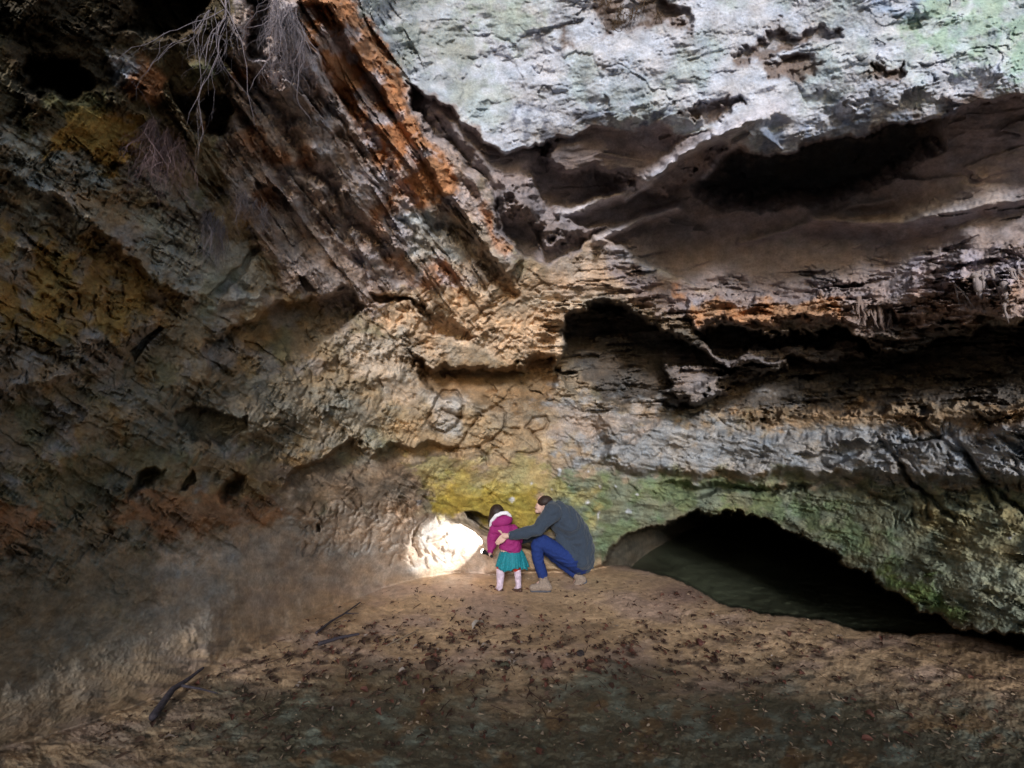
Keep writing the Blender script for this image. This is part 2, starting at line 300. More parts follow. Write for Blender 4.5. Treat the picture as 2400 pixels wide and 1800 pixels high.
# ------------------------------------------------------------------ rock and soil colours, some shade and torch glow painted in
COL = np.zeros(U.shape+(3,), np.float32); COL[:] = (.30, .235, .17)
NZ = fbm(U/38, V/26, 5, 299, .6)
def paint(poly, c, soft=30, amt=1.0, warp=1.6, thr=None, sc_=60, seed=0):
    if poly is None: m = np.ones(U.shape, np.float32)*amt
    elif soft >= 18: m = sstep(-soft*.55, soft*.55, sdist(poly, soft*2+40, warp)+NZ*soft*1.7)*amt
    else: m = mask(poly, soft, warp)*amt
    if thr is not None: m = m*sstep(thr-.12, thr+.12, fbm(U/sc_, V/sc_, 4, seed))
    COL[:] = COL*(1-m[..., None]) + np.array(c, np.float32)*m[..., None]
LILAC = (.45, .475, .56); GREY = (.40, .40, .40); SAGE = (.33, .40, .40); TAN = (.42, .31, .21); ORANGE = (.42, .205, .105); RUST = (.36, .13, .055)
BROWN = (.17, .11, .08); OLIVE = (.17, .17, .10); MOSS = (.13, .18, .08); YEL = (.36, .27, .045); OCHRE = (.34, .21, .06); DK = (.07, .055, .045)
# left wall
paint([(-3400, -900), (560, -900), (600, 300), (560, 560), (900, 900), (500, 1150), (-3400, 1500)], (.27, .205, .135), 60)
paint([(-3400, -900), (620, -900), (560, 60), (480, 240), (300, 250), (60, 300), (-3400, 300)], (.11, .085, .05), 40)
paint([(0, 280), (300, 330), (430, 480), (560, 560), (640, 640), (480, 700), (330, 600), (180, 520), (0, 450)], (.42, .40, .36), 40)
paint([(300, 120), (370, 180), (330, 230), (280, 210)], ORANGE, 14); paint([(240, 110), (300, 150), (280, 190), (240, 160)], LILAC, 12)
paint([(150, 240), (300, 260), (320, 330), (220, 360), (100, 320)], OCHRE, 20)
paint([(-3400, 480), (0, 500), (180, 540), (330, 610), (360, 660), (240, 740), (0, 700), (-3400, 760)], OCHRE, 55, .85, 3)
paint([(-3400, 760), (0, 740), (120, 760), (200, 800), (0, 870), (-3400, 900)], (.33, .27, .22), 25)
paint(None, MOSS, 0, .3, thr=.25, sc_=130, seed=201)
paint([(-3400, 200), (500, 400), (900, 900), (600, 1100), (-3400, 1400)], (.36, .22, .09), 60, .6, 2, thr=.12, sc_=170, seed=202)
paint([(-3400, 200), (500, 400), (900, 900), (600, 1100), (-3400, 1400)], (.35, .31, .30), 60, .6, 2, thr=.15, sc_=90, seed=203)
paint([(100, 1000), (400, 900), (420, 1000), (200, 1100), (0, 1200), (0, 1050)], OLIVE, 40, .5)
paint([(-3400, 1060), (0, 1080), (120, 1110), (90, 1180), (0, 1200), (-3400, 1220)], ORANGE, 25, .75)
paint([(260, 1080), (480, 1060), (620, 1080), (720, 1110), (600, 1150), (380, 1160), (250, 1130)], (.36, .19, .10), 30, .9)
paint([(560, 1000), (1000, 980), (1060, 1060), (900, 1100), (620, 1120)], (.18, .125, .085), 40, .85)
paint([(620, 1080), (900, 1090), (880, 1160), (640, 1180)], (.36, .27, .20), 40)
# lower left pale slope
paint([(340, 1190), (620, 1120), (880, 1110), (1150, 1150), (1150, 1300), (700, 1330), (480, 1420), (280, 1420)], (.48, .38, .30), 40, .9)
paint([(330, 1260), (480, 1250), (560, 1330), (520, 1420), (330, 1400)], (.42, .35, .28), 40, .8)
paint([(0, 1180), (260, 1150), (330, 1260), (240, 1400), (0, 1420), (-900, 1400)], (.25, .20, .14), 50, .8)
paint([(80, 1330), (330, 1330), (330, 1500), (100, 1600), (-200, 1600)], (.36, .30, .23), 50, .8)
# diagonal buttress
paint([(520, -60), (740, -60), (900, 200), (1090, 480), (1120, 620), (900, 700), (640, 640), (480, 400)], (.42, .34, .32), 20)
paint([(640, -60), (760, -60), (860, 140), (890, 250), (990, 380), (990, 440), (900, 450), (830, 380), (740, 220), (660, 80)], ORANGE, 8, 1.0, .5)
paint([(520, 100), (760, 300), (1000, 600), (860, 660), (600, 560), (420, 300)], ORANGE, 20, .8, thr=.2, sc_=130, seed=205)
paint([(480, -60), (760, 60), (1100, 600), (900, 640), (600, 500)], (.50, .45, .48), 20, .8, thr=.08, sc_=60, seed=206)
paint([(980, 470), (1060, 500), (1130, 590), (1060, 650), (960, 560)], (.42, .34, .28), 14)
paint([(1050, 430), (1110, 520), (1090, 540), (1040, 470)], ORANGE, 10, .7)
paint([(860, 470), (960, 440), (1000, 560), (900, 580)], (.36, .37, .36), 16, .8)
# middle rock, pale and warm
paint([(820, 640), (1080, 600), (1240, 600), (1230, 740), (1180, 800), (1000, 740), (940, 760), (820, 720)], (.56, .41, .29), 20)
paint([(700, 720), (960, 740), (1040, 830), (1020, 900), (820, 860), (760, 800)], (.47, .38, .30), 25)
paint([(1160, 570), (1300, 530), (1400, 600), (1500, 650), (1480, 690), (1320, 650), (1200, 640)], (.40, .31, .25), 14)
paint([(880, 780), (1220, 770), (1200, 880), (950, 880)], (.26, .17, .095), 25, .9)  # brown paint carries part of the shadow in this hollow
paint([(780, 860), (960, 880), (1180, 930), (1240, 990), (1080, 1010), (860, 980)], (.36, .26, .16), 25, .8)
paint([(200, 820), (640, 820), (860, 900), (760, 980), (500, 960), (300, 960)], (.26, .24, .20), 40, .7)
paint([(920, 850), (1000, 850), (1000, 930), (930, 930)], (.46, .41, .37), 14, .8)
# pale ceiling
paint(BROW, LILAC, 14)
paint(BROW, SAGE, 10, .6, thr=.08, sc_=170, seed=211)
paint([(740, -60), (1000, -60), (1060, 160), (1000, 240), (900, 200)], (.30, .335, .335), 40, .9)
paint([(960, -60), (1120, -60), (1180, 80), (1100, 110), (1020, 60)], (.36, .43, .37), 40, .6)
paint([(2000, -60), (2600, -60), (2500, 160), (2212, 170), (2060, 140), (1950, 60)], (.27, .40, .30), 50, .7)
paint(BROW, (.33, .36, .42), 10, .7, thr=.2, sc_=70, seed=213)
for p in [[(1290, -60), (1420, -60), (1500, 70), (1420, 60), (1360, 50), (1290, 90)], [(1570, 110), (1700, 55), (1830, 60), (1820, 90), (1700, 110), (1600, 140)], [(1620, 130), (1780, 130), (1730, 180), (1660, 170)],
          [(1880, 140), (1960, 120), (1940, 160), (1860, 180)], [(1470, 235), (1580, 205), (1620, 215), (1540, 260), (1470, 265)], [(1960, 235), (2120, 190), (2130, 220), (2000, 245)], [(1218, 40), (1232, 40), (1236, 110), (1222, 110)], [(1160, 70), (1180, 75), (1176, 95), (1160, 92)]]:
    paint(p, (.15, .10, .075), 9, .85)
NAVY = (.13, .145, .20)
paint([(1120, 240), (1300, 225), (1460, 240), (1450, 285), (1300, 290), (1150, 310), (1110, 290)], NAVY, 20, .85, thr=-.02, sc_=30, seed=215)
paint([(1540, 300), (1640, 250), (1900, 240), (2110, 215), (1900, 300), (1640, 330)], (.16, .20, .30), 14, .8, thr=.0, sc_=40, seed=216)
paint([(1250, 150), (1420, 170), (1400, 230), (1300, 240)], (.26, .31, .37), 25, .7)
paint([(1870, 0), (2030, -30), (2000, 30), (1900, 35)], (.22, .29, .42), 20, .7)
paint(BROW, (.55, .57, .66), 14, .5, thr=.1, sc_=60, seed=217)
# pocket
paint(POCK, (.265, .225, .23), 8)
paint([(1500, 410), (1590, 335), (1700, 330), (1850, 296), (1980, 262), (1980, 310), (1900, 385), (1750, 420), (1600, 430)], (.10, .10, .115), 30, .9)  # dark paint deepens the shadow band under the brow lip
paint([(1190, 296), (1500, 290), (1590, 320), (1480, 420), (1320, 440), (1180, 372)], (.24, .20, .205), 14)
paint([(1075, 385), (1150, 392), (1200, 470), (1300, 510), (1200, 545), (1130, 480)], (.27, .23, .24), 12)
for p, wd in [([(1640, 250), (1540, 300), (1450, 350), (1390, 392), (1320, 430), (1210, 462)], 9), ([(1460, 448), (1390, 470), (1330, 500), (1290, 522)], 9), ([(1450, 350), (1400, 400), (1350, 430)], 5), ([(1680, 235), (1600, 270), (1540, 305)], 22), ([(1620, 290), (1560, 335), (1520, 385)], 6), ([(1290, 522), (1380, 570), (1440, 600)], 12)]:
    s_ = _crop(p, 50); d_ = _segd(p, U[s_]+WU[s_]*.25, V[s_]+WV[s_]*.25, False); m_ = np.exp(-(d_/wd)**2)[..., None]*.85
    COL[s_] = COL[s_]*(1-m_)+np.array((.54, .52, .58))*m_  # pale paint along the ridges stands in for their lit edges
paint([(2260, 400), (2100, 430), (1950, 462), (1850, 470), (1850, 490), (1960, 498), (2110, 470), (2260, 440)], (.36, .32, .33), 14)
for p in CARVED:
    s_ = _crop(p, 30); d_ = _segd(p, U[s_]+WU[s_]*.25, V[s_]+WV[s_]*.25, False); m_ = np.exp(-(d_/2.6)**2)[..., None]*.4
    COL[s_] = COL[s_]*(1-m_)+np.array((.09, .06, .04))*m_
# ledge
paint([(1290, 530), (1420, 600), (1560, 630), (1800, 620), (2212, 520), (3000, 450), (3000, 760), (2212, 680), (1830, 700), (1500, 700), (1400, 660)], (.28, .23, .235), 16)
paint([(1500, 655), (1830, 650), (1830, 690), (1600, 700), (1500, 690)], (.40, .22, .12), 10, .9)
paint([(1440, 620), (1480, 630), (1480, 650), (1440, 640)], ORANGE, 8, .8)
paint([(1830, 660), (2212, 580), (2400, 560), (2400, 660), (2000, 720), (1840, 720)], (.33, .24, .21), 14, .9)
paint([(1900, 560), (2212, 520), (2212, 620), (1950, 640)], (.42, .37, .42), 14, .8, thr=.02, sc_=40, seed=221)
paint([(1200, 680), (1300, 650), (1500, 710), (1700, 710), (3000, 700), (3000, 880), (2212, 880), (1800, 900), (1300, 880)], (.10, .085, .075), 16)  # near-black paint adds to the shade in the hollows below the ledge
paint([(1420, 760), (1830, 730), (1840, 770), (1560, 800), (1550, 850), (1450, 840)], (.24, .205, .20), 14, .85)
# lower right
paint([(1200, 870), (1500, 900), (2212, 900), (3000, 900), (3000, 1060), (1900, 1060), (1400, 1040), (1230, 980)], (.265, .27, .285), 70)
paint([(1560, 890), (2212, 860), (2600, 850), (2600, 900), (2212, 920), (1900, 930), (1600, 915)], (.25, .17, .10), 18, .85)
paint([(1180, 1010), (1500, 1020), (1900, 1050), (2212, 1060), (3400, 1100), (3400, 1800), (1900, 1400), (1250, 1250), (1180, 1150)], (.165, .175, .12), 26)
paint([(1200, 1020), (1600, 1040), (1900, 1100), (2000, 1300), (1700, 1120), (1300, 1200)], MOSS, 30, .6, thr=.0, sc_=60, seed=231)
paint([(1900, 1240), (2010, 1260), (2100, 1330), (1980, 1320)], (.12, .17, .05), 18, .8)
paint([(2050, 1180), (2400, 1200), (2400, 1380), (2100, 1330)], (.25, .26, .19), 30, .8)
paint([(1960, 1080), (2212, 1120), (2212, 1220), (2050, 1200)], (.30, .25, .13), 30, .5)
paint([(1190, 880), (1420, 900), (1300, 960), (1200, 950)], (.38, .30, .25), 22, .7)
# yellow torch glow painted on the rock around the lit patch
paint([(925, 1050), (1000, 1030), (1110, 1045), (1190, 1100), (1190, 1140), (1100, 1150), (1060, 1130), (950, 1105)], YEL, 22, .9)
paint([(880, 1000), (1150, 990), (1260, 1060), (1300, 1120), (1160, 1070), (920, 1060)], (.36, .30, .12), 30, .6)
paint([(1040, 1130), (1150, 1180), (1240, 1200), (1300, 1260), (1140, 1280), (1120, 1220), (1060, 1170)], (.45, .34, .22), 8)
paint(CHAN, (.11, .09, .065), 8, .95, .6)  # dark wet stone, painted darker still for the shade inside the tunnel
paint([(0, -60), (460, -60), (440, 120), (250, 100), (210, 190), (60, 230), (0, 120)], (.06, .045, .03), 25, .8)  # dark paint over the deep holes at the upper left
for (a_, b_, r_) in [(1143, 1048, 5), (1100, 1090, 7), (1195, 1060, 4), (1290, 1060, 6), (1262, 1098, 5), (1330, 1050, 5), (1210, 1015, 8), (1380, 1072, 5), (1300, 1112, 5), (904, 1082, 5), (607, 1097, 5), (1235, 1040, 3), (1350, 1110, 3), (1275, 1010, 4), (2185, 1160, 4)]:
    r_ *= .6; paint([(a_-r_, b_-r_*.6), (a_, b_-r_*1.3), (a_+r_, b_-r_*.4), (a_+r_*.7, b_+r_*.8), (a_-r_*.3, b_+r_*1.2)], (.62, .62, .68), 3, .9, .9)
# generic mottling
calm = 1-.5*m_ceil-.3*m_pock
g1 = fbm(U/34, V/22, 4, 241); g2 = fbm(U/11, V/9, 3, 242); g3 = fbm(U/120, V/90, 3, 243)
COL *= (1+(.42*g1+.25*g2+.25*g3)*calm)[..., None]
warmth = fbm(U/60, V/45, 3, 244)[..., None]
COL *= 1+warmth*calm[..., None]*np.array((.2, .0, -.22))
# sand bank
SAND = np.array((.50, .335, .20)); gs = fbm(U/90, V/30, 4, 251); gs2 = fbm(U/14, V/6, 3, 252)
fl = SAND*(1+.25*gs+.25*gs2)[..., None]
def blend(dst, c, m): return dst*(1-m[..., None])+np.array(c)*m[..., None]
fl = blend(fl, (.42, .29, .23), sstep(-.1, .35, fbm(U/160, V/50, 3, 253))*.7)
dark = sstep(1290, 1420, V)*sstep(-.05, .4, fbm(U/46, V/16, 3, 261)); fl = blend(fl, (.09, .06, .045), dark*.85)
nr = sstep(1410, 1540, V+perlin(U/200, V/100, 255)*60-(U > 1700)*60*((U-1700)/500))*(.25+.75*sstep(250, 650, U)); fl = blend(fl, (.085, .08, .05), nr*.9)  # greenish foreground stone, its fall into shade partly painted
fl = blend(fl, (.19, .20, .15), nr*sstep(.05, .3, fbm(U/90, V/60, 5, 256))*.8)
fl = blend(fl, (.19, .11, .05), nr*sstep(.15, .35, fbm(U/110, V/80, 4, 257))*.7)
pk = np.exp(-((U-1470)/90)**2-((V-1285)/30)**2); fl = blend(fl, (.27, .17, .15), pk*.8)
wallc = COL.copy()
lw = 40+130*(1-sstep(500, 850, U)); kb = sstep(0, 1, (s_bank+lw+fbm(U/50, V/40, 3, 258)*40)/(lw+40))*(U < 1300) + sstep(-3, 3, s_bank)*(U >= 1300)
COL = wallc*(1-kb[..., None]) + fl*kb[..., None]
COL = np.clip(COL, .01, .8)

# ------------------------------------------------------------------ materials
def nodes(name):
    m = bpy.data.materials.new(name); m.use_nodes = True; t = m.node_tree; return m, t, t.nodes['Principled BSDF']
def mat(name, col, rough=.8, bump=0, bscale=40, var=.15, metal=0, spec=.3, sheen=0):
    m, t, b = nodes(name); b.inputs['Roughness'].default_value = rough; b.inputs['Metallic'].default_value = metal
    b.inputs['Specular IOR Level'].default_value = spec; b.inputs['Sheen Weight'].default_value = sheen
    co = t.nodes.new('ShaderNodeTexCoord'); nz = t.nodes.new('ShaderNodeTexNoise'); nz.inputs['Scale'].default_value = bscale; nz.inputs['Detail'].default_value = 6
    t.links.new(co.outputs['Object'], nz.inputs['Vector'])
    r = t.nodes.new('ShaderNodeValToRGB'); c = np.array(col)
    r.color_ramp.elements[0].position = .3; r.color_ramp.elements[1].position = .7
    r.color_ramp.elements[0].color = (*(c*(1-var)), 1); r.color_ramp.elements[1].color = (*np.clip(c*(1+var), 0, .95), 1)
    t.links.new(nz.outputs[0], r.inputs[0]); t.links.new(r.outputs[0], b.inputs['Base Color'])
    if bump:
        bp = t.nodes.new('ShaderNodeBump'); bp.inputs['Strength'].default_value = .6; bp.inputs['Distance'].default_value = bump
        t.links.new(nz.outputs[0], bp.inputs['Height']); t.links.new(bp.outputs[0], b.inputs['Normal'])
    return m
def stone(name, rough, bd, scale, spec=.25):
    m, t, b = nodes(name); b.inputs['Roughness'].default_value = rough; b.inputs['Specular IOR Level'].default_value = spec
    at_ = t.nodes.new('ShaderNodeAttribute'); at_.attribute_name = 'Col'
    co = t.nodes.new('ShaderNodeTexCoord')
    n1 = t.nodes.new('ShaderNodeTexNoise'); n1.inputs['Scale'].default_value = scale; n1.inputs['Detail'].default_value = 8; n1.inputs['Roughness'].default_value = .65
    n2 = t.nodes.new('ShaderNodeTexNoise'); n2.inputs['Scale'].default_value = scale*6; n2.inputs['Detail'].default_value = 6
    for q in (n1, n2): t.links.new(co.outputs['Object'], q.inputs['Vector'])
    mp = t.nodes.new('ShaderNodeMapRange'); mp.inputs[1].default_value = .3; mp.inputs[2].default_value = .7; mp.inputs[3].default_value = .72; mp.inputs[4].default_value = 1.28
    t.links.new(n1.outputs[0], mp.inputs[0])
    mp2 = t.nodes.new('ShaderNodeMapRange'); mp2.inputs[1].default_value = .3; mp2.inputs[2].default_value = .7; mp2.inputs[3].default_value = .85; mp2.inputs[4].default_value = 1.15
    t.links.new(n2.outputs[0], mp2.inputs[0])
    mu = t.nodes.new('ShaderNodeMath'); mu.operation = 'MULTIPLY'; t.links.new(mp.outputs[0], mu.inputs[0]); t.links.new(mp2.outputs[0], mu.inputs[1])
    vm = t.nodes.new('ShaderNodeVectorMath'); vm.operation = 'SCALE'; t.links.new(at_.outputs['Color'], vm.inputs[0]); t.links.new(mu.outputs[0], vm.inputs['Scale'])
    t.links.new(vm.outputs[0], b.inputs['Base Color'])
    ad = t.nodes.new('ShaderNodeMath'); ad.operation = 'MULTIPLY_ADD'; t.links.new(n2.outputs[0], ad.inputs[0]); ad.inputs[1].default_value = .35; t.links.new(n1.outputs[0], ad.inputs[2])
    bp = t.nodes.new('ShaderNodeBump'); bp.inputs['Strength'].default_value = .8; bp.inputs['Distance'].default_value = bd
    t.links.new(ad.outputs[0], bp.inputs['Height']); t.links.new(bp.outputs[0], b.inputs['Normal'])
    return m
M_rock = stone('sandstone', .85, .022, 9)
M_sand = stone('damp_sand', .85, .02, 14)
M_water, t_, b_ = nodes('wet_silt'); b_.inputs['Base Color'].default_value = (.06, .07, .045, 1); b_.inputs['Roughness'].default_value = .4
nz_ = t_.nodes.new('ShaderNodeTexNoise'); nz_.inputs['Scale'].default_value = 7; nz_.inputs['Detail'].default_value = 8; rp_ = t_.nodes.new('ShaderNodeValToRGB'); rp_.color_ramp.elements[0].position = .35; rp_.color_ramp.elements[1].position = .65; rp_.color_ramp.elements[0].color = (.03, .032, .02, 1); rp_.color_ramp.elements[1].color = (.085, .095, .06, 1); t_.links.new(nz_.outputs[0], rp_.inputs[0]); t_.links.new(rp_.outputs[0], b_.inputs['Base Color']); bp_ = t_.nodes.new('ShaderNodeBump'); bp_.inputs['Distance'].default_value = .03
t_.links.new(nz_.outputs[0], bp_.inputs['Height']); t_.links.new(bp_.outputs[0], b_.inputs['Normal'])

# ------------------------------------------------------------------ build the cave meshes
PTS = (CAM + D*Rf[..., None]).astype(np.float32)
def grid_object(name, fmask, material, kind='structure'):
    idx = np.arange(NX*NY).reshape(NY, NX)
    q = np.stack([idx[:-1, :-1], idx[1:, :-1], idx[1:, 1:], idx[:-1, 1:]], -1)[fmask]
    used, inv = np.unique(q.ravel(), return_inverse=True)
    me = bpy.data.meshes.new(name); nv, nf = len(used), len(q)
    me.vertices.add(nv); me.vertices.foreach_set('co', PTS.reshape(-1, 3)[used].ravel())
    me.loops.add(nf*4); me.loops.foreach_set('vertex_index', inv.astype(np.int32).ravel())
    me.polygons.add(nf); me.polygons.foreach_set('loop_start', np.arange(0, nf*4, 4, dtype=np.int32)); me.polygons.foreach_set('loop_total', np.full(nf, 4, np.int32))
    me.update(); me.polygons.foreach_set('use_smooth', np.ones(nf, bool))
    a = me.attributes.new('Col', 'FLOAT_COLOR', 'POINT'); c = np.ones((nv, 4), np.float32); c[:, :3] = COL.reshape(-1, 3)[used]; a.data.foreach_set('color', c.ravel())
    me.materials.append(material); o = bpy.data.objects.new(name, me); SC.collection.objects.link(o); o['kind'] = kind; return o
fb = is_bank[:-1, :-1]; fw = is_water[:-1, :-1]
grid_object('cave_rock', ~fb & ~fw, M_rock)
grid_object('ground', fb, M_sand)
if fw.any(): grid_object('wet_ground', fw, M_water)

def tag(o, label, cat, group=None):
    o['label'] = label; o['category'] = cat
    if group: o['group'] = group
    return o
#@@OBJECTS
def G(u, v):
    """point of the built surface seen at survey position u, v"""
    return Vector(PTS[np.argmin(abs(ys-v)), np.argmin(abs(xs-u))].tolist())
Y0 = G(1150, 1279).y
def J(X, Y, dy=0.0):
    u = (1120+X/6.38)*.92167; v = (1140+Y/6.38)*.92167
    d = raydir(np.array(u), np.array(v)); return Vector(CAM + d*((Y0+dy)/d[1]))
def empty(name, loc, label, cat, group=None):
    o = bpy.data.objects.new(name, None); SC.collection.objects.link(o); o.location = loc; o.empty_display_size = .1
    return tag(o, label, cat, group)
def link(name, me, m, parent=None, smooth=True):
    me.materials.clear(); me.materials.append(m)
    if smooth: me.polygons.foreach_set('use_smooth', np.ones(len(me.polygons), bool))
    o = bpy.data.objects.new(name, me); SC.collection.objects.link(o)
    if parent: o.parent = parent; o.matrix_parent_inverse = Matrix.Translation(parent.location).inverted()
    return o
def add_seg(bm, p0, r0, p1, r1, seg=14):
    p0, p1 = Vector(p0), Vector(p1); L = (p1-p0).length
    q = (p1-p0).to_track_quat('Z', 'Y').to_matrix().to_4x4() if L > 1e-6 else Matrix()
    if L > 1e-6: bmesh.ops.create_cone(bm, cap_ends=True, segments=seg, radius1=r0, radius2=r1, depth=L, matrix=Matrix.Translation((p0+p1)/2) @ q)
    bmesh.ops.create_icosphere(bm, subdivisions=2, radius=r0, matrix=Matrix.Translation(p0))
    bmesh.ops.create_icosphere(bm, subdivisions=2, radius=r1, matrix=Matrix.Translation(p1))
def add_ell(bm, c, rad, rotz=0, rotx=0, roty=0):
    mx = Matrix.Translation(c) @ Matrix.Rotation(rotz, 4, 'Z') @ Matrix.Rotation(roty, 4, 'Y') @ Matrix.Rotation(rotx, 4, 'X') @ Matrix.Diagonal((*rad, 1))
    bmesh.ops.create_icosphere(bm, subdivisions=3, radius=1, matrix=mx)
def organic(name, prims, m, parent=None, voxel=.01, smooth=4, fold=0, fscale=9, seed=0):
    """one continuous surface grown over tapered limbs and ellipsoids"""
    bm = bmesh.new()
    for p in prims:
        if p[0] == 's': add_seg(bm, *p[1:])
        elif p[0] == 'e': add_ell(bm, *p[1:])
        elif p[0] == 'c':                       # chain of (point, radius)
            for a, b in zip(p[1][:-1], p[1][1:]): add_seg(bm, a[0], a[1], b[0], b[1])
    me = bpy.data.meshes.new(name); bm.to_mesh(me); bm.free()
    o = bpy.data.objects.new(name, me); SC.collection.objects.link(o)
    r = o.modifiers.new('r', 'REMESH'); r.mode = 'VOXEL'; r.voxel_size = voxel
    s = o.modifiers.new('s', 'SMOOTH'); s.factor = .6; s.iterations = smooth
    dg = bpy.context.evaluated_depsgraph_get(); me2 = bpy.data.meshes.new_from_object(o.evaluated_get(dg))
    bpy.data.objects.remove(o); bpy.data.meshes.remove(me); me2.name = name
    if fold:
        nv = len(me2.vertices); co = np.empty(nv*3, np.float32); me2.vertices.foreach_get('co', co); co = co.reshape(-1, 3)
        no = np.empty(nv*3, np.float32); me2.vertices.foreach_get('normal', no); no = no.reshape(-1, 3)
        d = fbm((co[:, 0]+co[:, 1]*.6)*fscale, (co[:, 2]*1.5-co[:, 1])*fscale, 3, seed, ridged=True)
        co += no*(d*fold)[:, None]; me2.vertices.foreach_set('co', co.ravel()); me2.update()
    return link(name, me2, m, parent)
M_skin = mat('skin', (.62, .40, .33), .55, .001, 60, .06)
M_wool = mat('dark_wool', (.036, .050, .075), .95, .004, 160, .2, sheen=.15)
M_denim = mat('denim', (.013, .032, .15), .9, .003, 140, .25)
M_suede = mat('suede', (.26, .20, .16), .9, .003, 60, .25)
M_sole = mat('rubber_sole', (.09, .09, .105), .8, .002, 60)
M_pink = mat('magenta_coat', (.28, .020, .14), .75, .003, 60, .12)
M_fleece = mat('white_fleece', (.80, .78, .84), .95, .006, 120, .08)
M_teal = mat('teal_tulle', (.012, .19, .23), .7, .004, 70, .3)
M_red = mat('red_tights', (.42, .035, .02), .85)
M_boot = mat('pale_pink_boot', (.62, .50, .60), .5, .003, 22, .35)
M_hair = mat('dark_hair', (.030, .018, .016), .5, .006, 90, .4)
M_black = mat('black_plastic', (.012, .012, .014), .4)
M_brown = mat('brown_leather', (.07, .035, .025), .5)
M_metal = mat('watch_metal', (.75, .75, .78), .25, metal=1.0)

# ---- the adult, crouching
ad = empty('person', J(1150, 1590), 'crouching adult in dark grey coat and blue jeans with an arm round the child', 'person')
hipN, hipF = J(1480, 1130, .06), J(1500, 1120, .30); kneeN, kneeF = J(905, 850, .0), J(960, 860, .26)
ankN, ankF = J(990, 1410, .02), J(1490, 1400, .24)
shN, shF = J(1115, 390, -.05), J(1130, 400, .30); elN, wrN = J(890, 650, -.16), J(500, 732, -.17)
elF, wrF = J(840, 720, .36), J(640, 800, .34); neck = J(1075, 290, .12); head = J(985, 265, .12)
spine = [(J(1460, 1080, .18), .15), (J(1500, 860, .17), .14), (J(1400, 640, .15), .14), (J(1270, 480, .13), .11), (J(1150, 370, .13), .075), (neck, .058)]
hand = J(400, 745, -.165)
fing = []
for (bx, by), (mx_, my), (tx, ty), r in [((350, 690), (330, 668), (310, 662), .011), ((345, 740), (300, 790), (265, 845), .0095), ((360, 765), (320, 815), (283, 868), .010), ((385, 780), (345, 830), (308, 872), .0095), ((410, 790), (375, 830), (345, 850), .0085)]:
    fing.append(('c', [(J(bx, by, -.168), r*1.15), (J(mx_, my, -.172), r), (J(tx, ty, -.158), r*.8)]))
body = [('c', spine), ('c', [(hipN, .085), (kneeN, .045), (J(898, 1080, .01), .038), (J(950, 1290, .02), .034), (ankN, .032)]), ('c', [(hipF, .085), (kneeF, .045), (J(1440, 1290, .25), .035), (ankF, .032)]), ('c', [(shN, .06), (elN, .042), (wrN, .028), (hand, .030)]), ('c', [(shF, .06), (elF, .042), (wrF, .03)]),
        ('e', head, (.078, .072, .105), 0, 0, -.35), ('e', J(925, 320, .12), (.05, .05, .07), 0, 0, -.35), ('s', neck, .055, head, .055), ('s', J(875, 300, .12), .012, J(862, 318, .12), .010), ('e', J(888, 372, .12), (.030, .034, .026)),
        ('e', J(985, 262, .05), (.022, .012, .036), 0, 0, -.35), ('e', hand, (.042, .018, .036), 0, 0, .6), ('s', ankN, .035, J(820, 1530, .0), .03), ('s', ankF, .035, J(1420, 1540, .22), .03), ('e', J(895, 282, .085), (.014, .012, .010)),
        ('e', wrF, (.04, .03, .045)), *[('s', wrF, .012, J(600-8*k, 815+14*k, .34+.012*k), .009) for k in range(4)], ('s', wrF, .012, J(620, 770, .36), .010)] + fing
organic('body', body, M_skin, ad, .0045, 2)
# jacket: trunk, sleeves, collar, hem following the seat
organic('coat', [('c', [(J(1530, 1080, .17), .175), (J(1510, 880, .17), .19), (J(1420, 690, .15), .20), (J(1290, 500, .13), .19), (J(1190, 400, .12), .15), (J(1120, 310, .12), .085)]),
                 ('e', J(1560, 1060, .17), (.12, .19, .15)), ('e', J(1350, 560, .13), (.17, .24, .16), 0, 0, .7), ('c', [(J(1540, 1120, .02), .09), (J(1620, 1160, .10), .075), (J(1660, 1180, .2), .045), (J(1725, 1222, .2), .018)]),
                 ('c', [(shN, .115), (J(1000, 520, -.10), .088), (elN, .072), (J(700, 700, -.165), .060), (J(508, 732, -.165), .046)]), ('c', [(shF, .09), (elF, .07), (wrF, .05)]),
                 ('c', [(J(1250, 780, .05), .075), (J(1340, 930, .03), .08), (J(1450, 1060, .02), .09)]), ('e', J(1090, 280, .10), (.085, .10, .055), 0, 0, .6)], M_wool, ad, .009, 3, .022, 5, 301)
organic('jeans', [('c', [(J(1520, 1120, .17), .15), (J(1400, 1090, .03), .105), (J(1150, 950, .01), .095), (J(960, 825, .0), .084), (J(880, 880, .0), .073), (J(900, 1080, .01), .068), (J(955, 1290, .02), .060), (J(965, 1310, .02), .062)]),
                  ('c', [(J(1500, 1120, .28), .11), (kneeF, .08), (J(1200, 1090, .27), .07), (J(1480, 1320, .23), .058)]), ('e', J(1480, 1150, .1), (.14, .13, .08), 0, 0, .2)], M_denim, ad, .008, 3, .013, 10, 302)
organic('hair', [('e', J(1005, 222, .11), (.098, .086, .072), 0, 0, -.25), ('e', J(1075, 262, .12), (.055, .07, .06)), ('s', J(950, 205, .10), .03, J(940, 225, .055), .012), ('s', J(965, 215, .06), .018, J(948, 262, .05), .006)], M_hair, ad, .006, 2, .004, 40, 303)
